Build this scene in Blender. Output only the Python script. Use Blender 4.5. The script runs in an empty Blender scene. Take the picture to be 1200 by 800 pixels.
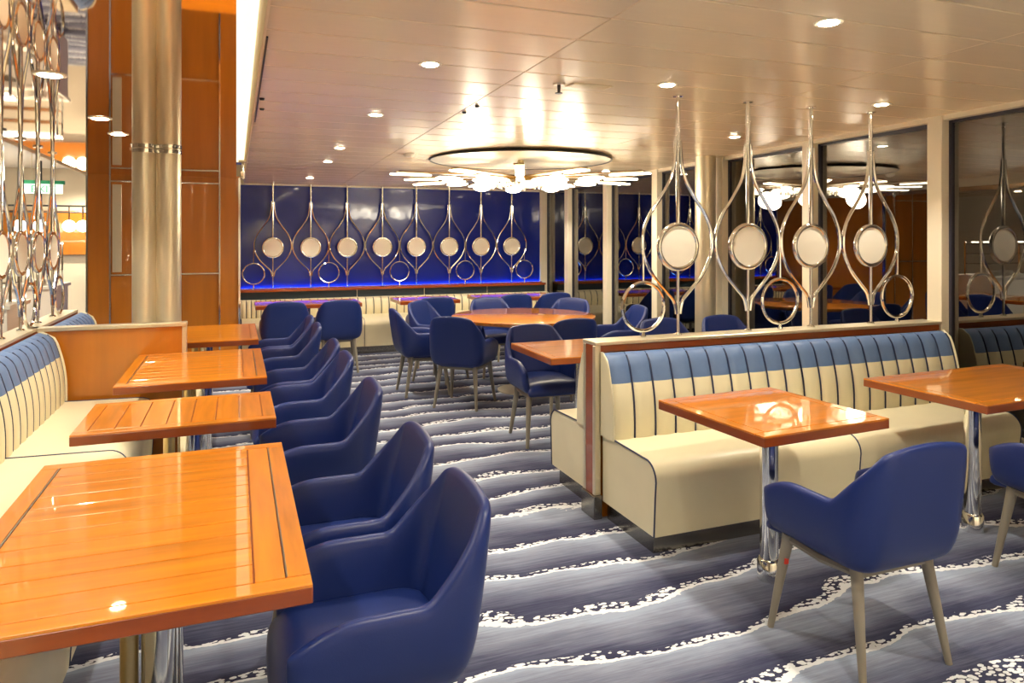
import bpy, bmesh, math, random
from mathutils import Vector, Matrix
random.seed(7)
S = bpy.context.scene
COL = S.collection
PI = math.pi
# ------------------------------------------------------------------ camera
TH = math.atan(323 / 833.0)
CH = 1.54
cam_d = bpy.data.cameras.new('camera')
cam = bpy.data.objects.new('camera', cam_d); COL.objects.link(cam)
cam.location = (0, 0, CH)
cam.rotation_euler = (PI / 2, 0, -TH)
cam_d.sensor_width = 36.0
cam_d.lens = 833 / 1200 * 36
cam_d.shift_y = -(400 - 277) / 1200
cam_d.clip_start = 0.02
S.camera = cam
# ------------------------------------------------------------------ view
S.view_settings.view_transform = 'Standard'
S.view_settings.look = 'None'
S.view_settings.gamma = 1
S.view_settings.use_curve_mapping = False
S.view_settings.exposure = 1.38
# ------------------------------------------------------------------ dusk sky
W = bpy.data.worlds.new('dusk'); S.world = W
W.use_nodes = True
nt = W.node_tree; nt.nodes.clear()
wo = nt.nodes.new('ShaderNodeOutputWorld'); bg = nt.nodes.new('ShaderNodeBackground')
tc = nt.nodes.new('ShaderNodeTexCoord'); sp = nt.nodes.new('ShaderNodeSeparateXYZ'); cr = nt.nodes.new('ShaderNodeValToRGB')
nt.links.new(tc.outputs['Generated'], sp.inputs[0]); nt.links.new(sp.outputs['Z'], cr.inputs[0])
cr.color_ramp.elements[0].position = 0.0; cr.color_ramp.elements[0].color = (0.012, 0.014, 0.03, 1)
cr.color_ramp.elements[1].position = 0.5; cr.color_ramp.elements[1].color = (0.10, 0.075, 0.12, 1)
nt.links.new(cr.outputs[0], bg.inputs[0]); bg.inputs[1].default_value = 1.0
nt.links.new(bg.outputs[0], wo.inputs[0])

WARM = (1.0, 0.90, 0.74)
# light levels
P_SPOT, P_LEFT, P_CHAND, P_BUFFET = 29.0, 22.0, 4.6, 110.0

def light(kind, loc, power, color=WARM, **kw):
    d = bpy.data.lights.new('lamp_light', kind); d.energy = power; d.color = color
    for k, v in kw.items(): setattr(d, k, v)
    o = bpy.data.objects.new('lamp_light', d); COL.objects.link(o); o.location = loc
    return o

def zc(y):                       # underside of the main ceiling (the deck has a slight sheer)
    return 2.42 - 0.0165 * y

# ------------------------------------------------------------------ materials
def mat(name, base, rough=0.5, metal=0.0, coat=0.0, emit=None, es=0.0, bump=0.0, bscale=60, var=0.0, vscale=(8, 8, 8), spec=0.5, rnd=0.0, coatr=0.03):
    m = bpy.data.materials.new(name); m.use_nodes = True
    n = m.node_tree; b = n.nodes['Principled BSDF']
    b.inputs['Base Color'].default_value = (*base, 1)
    b.inputs['Roughness'].default_value = rough
    b.inputs['Metallic'].default_value = metal
    b.inputs['Coat Weight'].default_value = coat
    b.inputs['Coat Roughness'].default_value = coatr
    b.inputs['Specular IOR Level'].default_value = spec
    if emit:
        b.inputs['Emission Color'].default_value = (*emit, 1); b.inputs['Emission Strength'].default_value = es
    t = n.nodes.new('ShaderNodeTexCoord')
    mp = n.nodes.new('ShaderNodeMapping'); mp.inputs['Scale'].default_value = vscale
    n.links.new(t.outputs['Object'], mp.inputs[0])
    nz = n.nodes.new('ShaderNodeTexNoise'); nz.inputs['Scale'].default_value = 1.0; nz.inputs['Detail'].default_value = 5
    n.links.new(mp.outputs[0], nz.inputs['Vector'])
    if var or rnd:
        hv = n.nodes.new('ShaderNodeHueSaturation'); hv.inputs['Color'].default_value = (*base, 1)
        ma = n.nodes.new('ShaderNodeMath'); ma.operation = 'MULTIPLY_ADD'
        n.links.new(nz.outputs['Fac'], ma.inputs[0]); ma.inputs[1].default_value = 2 * var; ma.inputs[2].default_value = 1 - var
        last = ma.outputs[0]
        if rnd:
            oi = n.nodes.new('ShaderNodeObjectInfo'); mb = n.nodes.new('ShaderNodeMath'); mb.operation = 'MULTIPLY_ADD'
            n.links.new(oi.outputs['Random'], mb.inputs[0]); mb.inputs[1].default_value = rnd
            n.links.new(last, mb.inputs[2]); last = mb.outputs[0]
        n.links.new(last, hv.inputs['Value'])
        n.links.new(hv.outputs[0], b.inputs['Base Color'])
    if bump:
        n2 = n.nodes.new('ShaderNodeTexNoise'); n2.inputs['Scale'].default_value = bscale; n2.inputs['Detail'].default_value = 3
        n.links.new(t.outputs['Object'], n2.inputs['Vector'])
        bp = n.nodes.new('ShaderNodeBump'); bp.inputs['Strength'].default_value = bump; bp.inputs['Distance'].default_value = 0.002
        n.links.new(n2.outputs['Fac'], bp.inputs['Height']); n.links.new(bp.outputs[0], b.inputs['Normal'])
    return m

M = {}
M['wood'] = mat('lacquered_wood', (0.64, 0.21, 0.008), 0.3, coat=1.0, var=0.55, vscale=(2.5, 30, 6), rnd=0.12)
M['wood_y'] = mat('lacquered_wood_cross', (0.64, 0.21, 0.008), 0.3, coat=1.0, var=0.55, vscale=(30, 2.5, 6), rnd=0.12)
M['wood_edge'] = mat('wood_edge', (0.30, 0.058, 0.005), 0.3, coat=0.7, var=0.25, vscale=(8, 8, 40))
M['wood_wall'] = mat('wood_wall_veneer', (0.46, 0.15, 0.008), 0.3, coat=0.8, var=0.25, vscale=(14, 14, 1.2), rnd=0.1)
M['inlay'] = mat('dark_inlay', (0.05, 0.035, 0.03), 0.3)
M['steel_inlay'] = mat('steel_inlay', (0.5, 0.48, 0.42), 0.3, metal=1)
M['navy'] = mat('navy_leather', (0.010, 0.026, 0.150), 0.38, bump=0.15, bscale=300, spec=0.45)
M['cream'] = mat('cream_leather', (0.80, 0.73, 0.50), 0.36, bump=0.12, bscale=250, var=0.05)
M['blue'] = mat('blue_leather', (0.115, 0.19, 0.36), 0.5, bump=0.5, bscale=40, var=0.1, vscale=(20, 20, 20))
M['piping'] = mat('navy_piping', (0.02, 0.03, 0.08), 0.5)
M['leg'] = mat('taupe_legs', (0.27, 0.24, 0.19), 0.4)
M['chrome'] = mat('polished_chrome', (0.82, 0.81, 0.78), 0.10, metal=1)
M['steel'] = mat('brushed_steel', (0.74, 0.67, 0.50), 0.36, metal=0.7, var=0.08, vscale=(60, 60, 1))
M['kick'] = mat('dark_kickplate', (0.30, 0.28, 0.25), 0.22, metal=0.9)
M['bronze'] = mat('bronze_arm', (0.30, 0.20, 0.10), 0.3, metal=0.9)
M['brass'] = mat('brass_tube', (0.62, 0.48, 0.24), 0.3, metal=1)
M['post'] = mat('cream_window_post', (0.80, 0.74, 0.58), 0.35)
M['frame'] = mat('dark_window_frame', (0.03, 0.03, 0.05), 0.4)
M['disc'] = mat('cream_disc', (0.93, 0.90, 0.78), 0.45, bump=0.1, bscale=80)
M['navywall'] = mat('navy_gloss_wall', (0.005, 0.018, 0.26), 0.25, coat=0.5, coatr=0.05, spec=0.3)
M['darkpanel'] = mat('dark_teal_panel', (0.02, 0.035, 0.05), 0.4)
M['mirror'] = mat('bronze_mirror_ceiling', (0.80, 0.62, 0.44), 0.03, metal=1)
M['white'] = mat('white_paint', (0.8, 0.76, 0.66), 0.5)
M['cream_wall'] = mat('cream_wall', (0.78, 0.68, 0.5), 0.5)
M['black'] = mat('black_metal', (0.02, 0.02, 0.02), 0.4)
M['glow'] = mat('lamp_diffuser', (1, 0.95, 0.85), 0.5, emit=(1, 0.86, 0.62), es=30)
M['glow_chand'] = mat('frosted_glass_lit', (1, 0.95, 0.85), 0.5, emit=(1, 0.90, 0.66), es=4.5)
M['glow_cove'] = mat('cove_diffuser', (1, 0.95, 0.85), 0.5, emit=(1, 0.92, 0.66), es=0.5)
M['glow_globe'] = mat('globe_lamp', (1, 0.95, 0.85), 0.5, emit=(1, 0.90, 0.72), es=6)
M['glow_blue'] = mat('blue_led_strip', (0.1, 0.2, 1), 0.5, emit=(0.05, 0.28, 1.0), es=11)
M['sign'] = mat('exit_sign_face', (0.85, 0.9, 0.8), 0.4, emit=(0.6, 0.9, 0.7), es=0.6)
M['green'] = mat('exit_sign_green', (0.02, 0.35, 0.16), 0.4)
M['crystal'] = mat('clear_glass_drop', (0.95, 0.9, 0.8), 0.05, metal=0.6)
M['city_blue'] = mat('far_blue_lamp', (0.1, 0.2, 1), 0.5, emit=(0.05, 0.2, 1.0), es=8)
M['sea'] = mat('dark_deck', (0.02, 0.02, 0.03), 0.3)
M['ceil'] = mat('beige_metal_ceiling', (0.93, 0.81, 0.57), 0.24, metal=0.12, var=0.04, vscale=(3, 30, 3), rnd=0.05)

def make_glass():
    m = bpy.data.materials.new('window_glass'); m.use_nodes = True
    n = m.node_tree; n.nodes.clear()
    o = n.nodes.new('ShaderNodeOutputMaterial'); mx = n.nodes.new('ShaderNodeMixShader')
    tr = n.nodes.new('ShaderNodeBsdfTransparent'); tr.inputs[0].default_value = (0.55, 0.56, 0.62, 1)
    gl = n.nodes.new('ShaderNodeBsdfGlossy'); gl.inputs['Roughness'].default_value = 0.0; gl.inputs[0].default_value = (1, 0.97, 0.92, 1)
    fr = n.nodes.new('ShaderNodeFresnel'); fr.inputs[0].default_value = 2.6
    n.links.new(fr.outputs[0], mx.inputs[0]); n.links.new(tr.outputs[0], mx.inputs[1]); n.links.new(gl.outputs[0], mx.inputs[2])
    n.links.new(mx.outputs[0], o.inputs[0]); return m
M['glass'] = make_glass()

def make_carpet():
    m = bpy.data.materials.new('striped_carpet'); m.use_nodes = True
    n = m.node_tree; L = n.links; b = n.nodes['Principled BSDF']; b.inputs['Roughness'].default_value = 0.95
    b.inputs['Specular IOR Level'].default_value = 0.1
    t = n.nodes.new('ShaderNodeTexCoord'); sx = n.nodes.new('ShaderNodeSeparateXYZ'); L.new(t.outputs['Object'], sx.inputs[0])
    def math_(op, a, b_=None, c=None):
        q = n.nodes.new('ShaderNodeMath'); q.operation = op
        for i, v in enumerate((a, b_, c)):
            if v is None: continue
            if isinstance(v, (int, float)): q.inputs[i].default_value = v
            else: L.new(v, q.inputs[i])
        return q.outputs[0]
    def noise(scale_xyz, detail=2, rough=0.5):
        mp = n.nodes.new('ShaderNodeMapping'); mp.inputs['Scale'].default_value = scale_xyz
        L.new(t.outputs['Object'], mp.inputs[0])
        q = n.nodes.new('ShaderNodeTexNoise'); q.inputs['Scale'].default_value = 1; q.inputs['Detail'].default_value = detail
        q.inputs['Roughness'].default_value = rough
        L.new(mp.outputs[0], q.inputs['Vector']); return q.outputs['Fac']
    w1 = math_('MULTIPLY', math_('SUBTRACT', noise((0.9, 1.3, 1), 2), 0.5), 0.55)
    w2 = math_('MULTIPLY', math_('SUBTRACT', noise((5, 7, 1), 2), 0.5), 0.07)
    w3 = math_('MULTIPLY', math_('SUBTRACT', noise((38, 60, 1), 1), 0.5), 0.018)
    s = math_('ADD', math_('ADD', sx.outputs['Y'], w1), w2)
    s3 = math_('ADD', s, w3)
    ph = math_('FRACT', math_('DIVIDE', s, 0.33))          # 0 just beyond a white line ... 1 at the next
    ph3 = math_('FRACT', math_('DIVIDE', s3, 0.33))
    # streaks along the stripes
    st = math_('MULTIPLY', math_('SUBTRACT', noise((3, 70, 1), 4, 0.6), 0.5), 0.55)
    st2 = math_('MULTIPLY', math_('SUBTRACT', noise((1.1, 9, 1), 2), 0.5), 0.5)
    st3 = math_('MULTIPLY', math_('SUBTRACT', noise((16, 330, 1), 2), 0.5), 0.28)
    cv = math_('ADD', math_('ADD', math_('ADD', ph, st), st2), st3)
    r = n.nodes.new('ShaderNodeValToRGB'); L.new(cv, r.inputs[0])
    e = r.color_ramp.elements
    e[0].position = 0.0; e[0].color = (0.035, 0.038, 0.080, 1)
    e[1].position = 0.95; e[1].color = (0.32, 0.38, 0.50, 1)
    for p, c in ((0.22, (0.06, 0.066, 0.12)), (0.45, (0.125, 0.14, 0.21)), (0.7, (0.21, 0.235, 0.32))):
        q = e.new(p); q.color = (*c, 1)
    # white flecked line at the jump
    mp = n.nodes.new('ShaderNodeMapping'); mp.inputs['Scale'].default_value = (38, 62, 1); L.new(t.outputs['Object'], mp.inputs[0])
    vo = n.nodes.new('ShaderNodeTexVoronoi'); vo.inputs['Scale'].default_value = 1; L.new(mp.outputs[0], vo.inputs['Vector'])
    blob = math_('LESS_THAN', vo.outputs['Distance'], 0.52)
    wid = math_('MULTIPLY_ADD', noise((2.2, 3, 1), 2), 0.46, -0.10)
    near = math_('LESS_THAN', ph3, wid)
    core = math_('GREATER_THAN', ph3, 0.965)
    core2 = math_('LESS_THAN', ph3, 0.02)
    wh = math_('MAXIMUM', math_('MAXIMUM', math_('MULTIPLY', blob, near), core), core2)
    mx = n.nodes.new('ShaderNodeMix'); mx.data_type = 'RGBA'; L.new(wh, mx.inputs[0]); L.new(r.outputs[0], mx.inputs[6])
    mx.inputs[7].default_value = (0.76, 0.80, 0.84, 1)
    L.new(mx.outputs[2], b.inputs['Base Color'])
    nb = noise((400, 400, 1), 2); bp = n.nodes.new('ShaderNodeBump'); bp.inputs['Strength'].default_value = 0.4; bp.inputs['Distance'].default_value = 0.004
    L.new(nb, bp.inputs['Height']); L.new(bp.outputs[0], b.inputs['Normal'])
    return m
M['carpet'] = make_carpet()

# ------------------------------------------------------------------ mesh helpers
class MB:
    def __init__(s): s.v = []; s.f = []
    def box(s, x0, x1, y0, y1, z0, z1):
        b = len(s.v)
        s.v += [(x, y, z) for z in (z0, z1) for y in (y0, y1) for x in (x0, x1)]
        s.f += [tuple(b + i for i in q) for q in ((0, 2, 3, 1), (4, 5, 7, 6), (0, 1, 5, 4), (2, 6, 7, 3), (0, 4, 6, 2), (1, 3, 7, 5))]
        return s
    def prism(s, poly, axis, a, b_):
        """poly in the two other axes (cyclic order), extruded on axis from a to b_"""
        n = len(poly); b = len(s.v)
        for q in (a, b_):
            for (p, r) in poly:
                s.v.append({'x': (q, p, r), 'y': (p, q, r), 'z': (p, r, q)}[axis])
        for i in range(n):
            j = (i + 1) % n; s.f.append((b + i, b + j, b + n + j, b + n + i))
        s.f.append(tuple(b + i for i in reversed(range(n)))); s.f.append(tuple(b + n + i for i in range(n)))
        return s
    def cyl(s, p0, p1, r0, r1=None, n=16, cap=True):
        r1 = r0 if r1 is None else r1
        p0 = Vector(p0); p1 = Vector(p1); d = (p1 - p0).normalized()
        u = d.orthogonal().normalized(); w = d.cross(u); b = len(s.v)
        for p, r in ((p0, r0), (p1, r1)):
            for i in range(n):
                a = 2 * PI * i / n; s.v.append(tuple(p + (u * math.cos(a) + w * math.sin(a)) * r))
        for i in range(n):
            j = (i + 1) % n; s.f.append((b + i, b + j, b + n + j, b + n + i))
        if cap: s.f.append(tuple(b + i for i in reversed(range(n)))); s.f.append(tuple(b + n + i for i in range(n)))
        return s
    def lathe(s, prof, n=24, c=(0, 0, 0)):
        b = len(s.v)
        for r, z in prof:
            for i in range(n):
                a = 2 * PI * i / n; s.v.append((c[0] + r * math.cos(a), c[1] + r * math.sin(a), c[2] + z))
        for k in range(len(prof) - 1):
            for i in range(n):
                j = (i + 1) % n; o = b + k * n; s.f.append((o + i, o + j, o + n + j, o + n + i))
        s.f.append(tuple(b + i for i in reversed(range(n)))); o = b + (len(prof) - 1) * n; s.f.append(tuple(o + i for i in range(n)))
        return s
    def tube(s, pts, r, n=8, closed=False):
        P = [Vector(p) for p in pts]; m = len(P); b = len(s.v); prev = None
        for i, p in enumerate(P):
            if closed: d = (P[(i + 1) % m] - P[i - 1]).normalized()
            else: d = (P[min(i + 1, m - 1)] - P[max(i - 1, 0)]).normalized()
            if prev is None: u = d.orthogonal().normalized()
            else:
                u = prev - d * prev.dot(d)
                u = u.normalized() if u.length > 1e-6 else d.orthogonal().normalized()
            prev = u; w = d.cross(u)
            rr = r[i] if isinstance(r, (list, tuple)) else r
            for k in range(n):
                a = 2 * PI * k / n; s.v.append(tuple(p + (u * math.cos(a) + w * math.sin(a)) * rr))
        for i in range(m if closed else m - 1):
            o = b + i * n; q = b + ((i + 1) % m) * n
            sh = 0
            if closed and i == m - 1:   # match the twist of the first ring
                v0 = Vector(s.v[o]); sh = min(range(n), key=lambda k: (Vector(s.v[q + k]) - v0).length)
            for k in range(n):
                j = (k + 1) % n; s.f.append((o + k, o + j, q + (j + sh) % n, q + (k + sh) % n))
        if not closed:
            s.f.append(tuple(b + i for i in reversed(range(n)))); o = b + (m - 1) * n; s.f.append(tuple(o + i for i in range(n)))
        return s
    def ellipsoid(s, c, r, nu=16, nv=8):
        prof = [(max(1e-4, math.sin(PI * k / nv)), -math.cos(PI * k / nv)) for k in range(nv + 1)]
        b = len(s.v); s.lathe(prof, nu)
        for i in range(b, len(s.v)):
            x, y, z = s.v[i]; s.v[i] = (c[0] + x * r[0], c[1] + y * r[1], c[2] + z * r[2])
        return s
    def build(s, name, m, parent=None, bevel=0.0, seg=2, smooth=False, loc=None, subsurf=0):
        me = bpy.data.meshes.new(name); me.from_pydata(s.v, [], s.f)
        bm = bmesh.new(); bm.from_mesh(me); bmesh.ops.recalc_face_normals(bm, faces=bm.faces)
        if bevel:
            ed = [e for e in bm.edges if len(e.link_faces) == 2 and e.calc_face_angle(0) > 0.5]
            bmesh.ops.bevel(bm, geom=ed, offset=bevel, segments=seg, affect='EDGES', profile=0.5)
        bm.to_mesh(me); bm.free()
        if smooth:
            for p in me.polygons: p.use_smooth = True
            try: me.set_sharp_from_angle(angle=math.radians(40))
            except Exception: pass
        me.materials.append(m if not isinstance(m, str) else M[m])
        o = bpy.data.objects.new(name, me); COL.objects.link(o)
        if parent: o.parent = parent
        if loc: o.location = loc
        if subsurf:
            md = o.modifiers.new('subsurf', 'SUBSURF'); md.levels = subsurf; md.render_levels = subsurf
        return o

def catmull(pts, k=6):
    P = [Vector(p) for p in pts]; out = []
    for i in range(len(P) - 1):
        a = P[max(i - 1, 0)]; b = P[i]; c = P[i + 1]; d = P[min(i + 2, len(P) - 1)]
        for j in range(k):
            t = j / k
            out.append(0.5 * ((2 * b) + (c - a) * t + (2 * a - 5 * b + 4 * c - d) * t * t + (3 * b - a - 3 * c + d) * t ** 3))
    out.append(P[-1]); return out

def thing(name, label, cat, loc=(0, 0, 0), rz=0, group=None):
    o = bpy.data.objects.new(name, None); o.empty_display_size = 0.1; COL.objects.link(o)
    o.location = loc; o.rotation_euler = (0, 0, rz); tag(o, label, cat, group); return o
def tag(o, label, cat, group=None):
    o['label'] = label; o['category'] = cat
    if group: o['group'] = group
    return o
def struct(o): o['kind'] = 'structure'; return o
def dup(root, loc, rz=None, label=None, group=None):
    r = root.copy(); COL.objects.link(r); r.location = loc
    if rz is not None: r.rotation_euler = (0, 0, rz)
    if label: r['label'] = label
    if group: r['group'] = group
    for ch in list(root.children):
        c = ch.copy(); COL.objects.link(c); c.parent = r
        for g in list(ch.children):
            d = g.copy(); COL.objects.link(d); d.parent = c
    return r
def share(o, parent, loc=None, rot=None, scale=None):
    c = o.copy(); COL.objects.link(c); c.parent = parent
    if loc is not None: c.location = loc
    if rot is not None: c.rotation_euler = rot
    if scale is not None: c.scale = scale
    return c

XW = 4.48        # window wall plane
YB = 10.2        # back wall plane
YF = -2.0        # wall behind the camera
ZM = 2.145       # low mirror ceiling
# ================================================================== SETTING
struct(MB().box(-7, 4.75, YF, 14, -0.1, 0).build('floor', 'carpet'))
# main ceiling: metal planks running across the room, each its own piece
cb = MB().prism([(YF, zc(YF) + 0.03), (YB + 0.3, zc(YB + 0.3) + 0.03), (YB + 0.3, 2.75), (YF, 2.75)], 'x', 0.10, XW + 0.25).build('ceiling', 'darkpanel'); struct(cb)
pw = 0.295; ang = math.atan(-0.0165)
xj = [0.10, 1.35, 3.05, XW + 0.12]
protos = []
for k in range(3):
    L_ = xj[k + 1] - xj[k]
    protos.append(MB().box(0, L_ - 0.002, 0, pw - 0.009, 0, 0.03).build('plank', 'ceil', cb, bevel=0.003, seg=1))
y = YF; first = True
while y < YB + 0.1:
    for k in range(3):
        off = 0.0 if k != 1 else 0.0
        if first: o = protos[k]
        else: o = share(protos[k], cb)
        o.location = (xj[k], y, zc(y)); o.rotation_euler = (ang, 0, 0)
    first = False
    y += pw
# low bronze mirror ceiling over the left booths, with its lit slot
struct(MB().box(-1.345, 0.0, YF, 8.6, ZM, ZM + 0.06).build('ceiling', 'mirror'))
struct(MB().box(-1.36, -1.345, YF, 7.9, ZM - 0.012, 2.7).box(-0.012, 0.0, YF, YB, ZM + 0.06, 2.7).build('trim_1', 'cream_wall'))
slot = MB().box(0.0, 0.09, YF, YB - 0.15, 2.52, 2.54).build('cove_light', 'glow_cove')
tag(slot, 'long glowing cream light slot along the edge of the ceiling', 'light')
struct(MB().box(0.09, 0.10, YF, YB, 2.27, 2.54).build('trim_2', 'cream_wall'))
struct(MB().box(-7, -1.36, YF, 14, 2.62, 2.7).build('ceiling', 'white'))
# walls
wb = struct(MB().box(-0.02, XW + 0.25, YB, YB + 0.15, 0, 2.5).build('wall_back', 'cream_wall'))
MB().box(0.02, XW - 0.04, YB - 0.02, YB + 0.01, 0.84, zc(YB) - 0.005).build('gloss_panel', 'navywall', wb)['label'] = 'glossy navy blue upper panel'
MB().box(0.0, 0.03, YB - 0.045, YB, 0.84, zc(YB) - 0.0).box(XW - 0.07, XW - 0.03, YB - 0.045, YB, 0.84, zc(YB)).box(0.0, XW - 0.04, YB - 0.045, YB, zc(YB) - 0.02, zc(YB)).build('panel_frame', 'post', wb)
struct(MB().box(-7, XW + 0.25, YF - 0.1, YF, 0, 2.75).build('wall_front', 'cream_wall'))
struct(MB().box(-7.1, -7, YF, 14, 0, 2.75).build('wall_left', 'cream_wall'))
# window wall
struct(MB().box(XW - 0.02, XW + 0.25, YF, YB + 0.1, 0, 0.30).build('wall_right', 'cream_wall'))
struct(MB().prism([(YF, zc(YF) - 0.035), (YB, zc(YB) - 0.035), (YB, 2.75), (YF, 2.75)], 'x', XW - 0.015, XW + 0.25).build('trim_3', 'post'))
pys = [3.49 + 1.165 * k for k in range(-4, 6)]      # post centres
post0 = None
for i, py in enumerate(pys + [YB + 0.02]):
    o = MB().box(XW - 0.03, XW + 0.16, py - 0.055, py + 0.055, 0.30, zc(py) + 0.0).build('trim_%d' % (4 + i), 'post', bevel=0.004, seg=1); struct(o)
edges = pys + [YB]
for i in range(len(edges) - 1):
    a = edges[i] + 0.055; b = edges[i + 1] - 0.055
    zt = zc(b) - 0.035
    fr = MB().box(XW + 0.04, XW + 0.09, a, a + 0.035, 0.30, zt).box(XW + 0.04, XW + 0.09, b - 0.02, b, 0.30, zt).box(XW + 0.04, XW + 0.09, a, b, 0.30, 0.34).box(XW + 0.04, XW + 0.09, a, b, zt - 0.015, zt + 0.02).build('window_%d' % (i + 1), 'frame'); struct(fr)
    MB().box(XW + 0.055, XW + 0.065, a + 0.01, b - 0.01, 0.32, zt).build('pane', 'glass', fr)
# deck outside
struct(MB().box(XW + 0.26, 60, -20, 60, -0.3, -0.2).build('floor', 'sea'))
# left veneer wall block
wv = struct(MB().box(-1.345, 0.03, 7.92, YB + 0.1, 0, ZM + 0.02).build('wall_left', 'wood_wall'))
def wpanel(x0, x1, z0, z1, m='wood_wall', pr=0.0):
    return MB().box(x0, x1, 7.895 - pr, 7.925, z0, z1).build('panel', m, wv, bevel=0.002, seg=1)
vx = [-1.345, -1.15, -0.93, -0.525, -0.16, 0.03]
for i in range(5):
    for (z0, z1) in ((0.0, 1.155), (1.17, 2.075), (2.085, ZM)):
        if i in (0, 4) and z0 > 0: continue
        wpanel(vx[i] + 0.006, vx[i + 1] - 0.006, z0 if i not in (0, 4) else 0, z1 if i not in (0, 4) else ZM)
MB().box(-1.13, -1.05, 7.885, 7.90, 1.19, 2.05).build('mirror_strip', 'steel', wv, bevel=0.002, seg=1)
tm = MB()
for x in vx[1:-1]: tm.box(x - 0.007, x + 0.007, 7.88, 7.92, 0, ZM)
for z in (1.1625, 2.08): tm.box(vx[1], vx[4], 7.882, 7.92, z - 0.007, z + 0.007)
tm.box(0.02, 0.04, 7.88, 7.93, 0, ZM).box(-1.355, -1.34, 7.88, 7.93, 0, ZM)
tm.build('chrome_strip', 'chrome', wv)

# ================================================================== TABLES
def rbox(mb, x0, x1, y0, y1, z0, z1): return mb.box(x0, x1, y0, y1, z0, z1)
def square_table(cx, cy, wx, wy, rz, label, group, planks=None, poles=((0, 0),), twin=False, pole_r=0.04):
    t = thing('dining_table', label, 'table', (cx, cy, 0), rz, group)
    hx, hy = wx / 2, wy / 2; zt = 0.75; th = 0.045
    top = MB().box(-hx, hx, -hy, hy, zt - th, zt - 0.006).build('tabletop', 'wood_edge', t, bevel=0.003, seg=1)
    bw = 0.055
    gx = 0.0022
    def piece(x0, x1, y0, y1, m, nm='plank'):
        return MB().box(x0 + gx, x1 - gx, y0 + gx, y1 - gx, zt - 0.008, zt).build(nm, m, top, bevel=0.0012, seg=1)
    e = 0.0
    piece(-hx - 0.0015, hx + 0.0015, -hy - .0015, -hy + bw, 'wood', 'border_board'); piece(-hx - .0015, hx + .0015, hy - bw, hy + .0015, 'wood', 'border_board')
    piece(-hx - .0015, -hx + bw, -hy + bw, hy - bw, 'wood_y', 'border_board'); piece(hx - bw, hx + .0015, -hy + bw, hy - bw, 'wood_y', 'border_board')
    lw = 0.004
    if planks == 'x':       # boards run along x, with a broad cross board at the right
        cw = 0.07
        MB().box(hx - bw, hx - bw + lw, -hy + bw + 0.005, hy - bw - 0.005, zt - 0.002, zt + 0.0004).build('inlay_strip', 'steel_inlay', top)
        MB().box(-hx + bw, -hx + bw + lw, -hy + bw, hy - bw, zt - 0.002, zt + 0.0004).build('inlay_strip', 'steel_inlay', top)
        piece(hx - bw - cw, hx - bw, -hy + bw, hy - bw, 'wood_y')
        n = max(6, round((wy - 2 * bw) / 0.098)); dy = (wy - 2 * bw) / n
        for k in range(n): piece(-hx + bw + lw, hx - bw - cw, -hy + bw + k * dy, -hy + bw + (k + 1) * dy, 'wood')
    elif planks == 'y':
        n = 7; dx = (wx - 2 * bw) / n
        for k in range(n): piece(-hx + bw + k * dx, -hx + bw + (k + 1) * dx, -hy + bw, hy - bw, 'wood_y')
    else:
        piece(-hx + bw, hx - bw, -hy + bw, hy - bw, 'wood')
    for (px, py) in poles:
        MB().lathe([(pole_r, 0.02), (pole_r, zt - th)], 24, (px, py, 0)).build('pole', 'chrome', t, smooth=True)
        MB().lathe([(pole_r + .012, 0.0), (pole_r + .012, 0.085), (pole_r + 0.004, 0.095)], 24, (px, py, 0)).build('foot_collar', 'chrome', t, smooth=True)
        MB().box(px - 0.14, px + 0.14, py - 0.03, py + 0.03, zt - th - 0.012, zt - th).build('bracket', 'black', t)
        if twin:
            MB().lathe([(0.024, 0.0), (0.024, zt - th)], 16, (px - 0.085, py, 0)).build('tube', 'brass', t, smooth=True)['label'] = 'slim brass-toned tube beside the chrome pole'
    return t
G_L = 'wooden tables along the left booth'
square_table(-0.228, 2.27, 0.782, 1.20, 0, 'large lacquered wooden table in the near left corner, boards running across', G_L, 'x', ((0.03, 0),), True, 0.055)
square_table(-0.228, 3.55, 0.782, 0.575, 0, 'small wooden table with dark grooves, second from the front in the left row', G_L, 'y', ((0.03, 0),), True, 0.05)
square_table(-0.222, 4.79, 0.768, 1.10, 0, 'long wooden table in front of the low wood partition, third in the left row', G_L, 'x', ((0.03, 0),), True, 0.05)
square_table(-0.26, 6.345, 0.84, 1.05, 0, 'wooden table just beyond the low wood partition, farthest in the left row', G_L, None, ((0.03, 0),), True, 0.05)
G_R = 'square tables at the cream booths'
square_table(2.276, 2.62, 0.71, 0.70, math.radians(3), 'square wooden table with glaring lamp reflections, in front of the cream booth', G_R, None, ((-0.04, -0.05),))
square_table(3.86, 2.66, 1.18, 0.69, math.radians(1.5), 'wooden table at the right edge before the cream booth', G_R, None, ((-0.26, -0.05), (0.3, -0.05)))
square_table(2.27, 4.56, 0.74, 0.72, 0, 'square wooden table behind the end of the booth divider', G_R, None, ((0.02, 0),))
square_table(3.80, 4.56, 1.15, 0.72, 0, 'wooden table behind the booth divider, beside the windows', G_R, None, ((-0.3, 0), (0.3, 0)))
G_B = 'tables along the back wall'
square_table(0.80, 8.86, 1.2, 0.62, 0, 'wooden table at the back wall booth, leftmost, behind two dark chairs', G_B, None, ((0, 0),))
square_table(2.24, 8.86, 0.76, 0.62, 0, 'small wooden table at the back wall booth, middle one', G_B, None, ((0, 0),))
square_table(3.48, 8.86, 1.15, 0.62, 0, 'wooden table at the back wall booth, nearest the windows', G_B, None, ((0, 0),))
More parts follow.
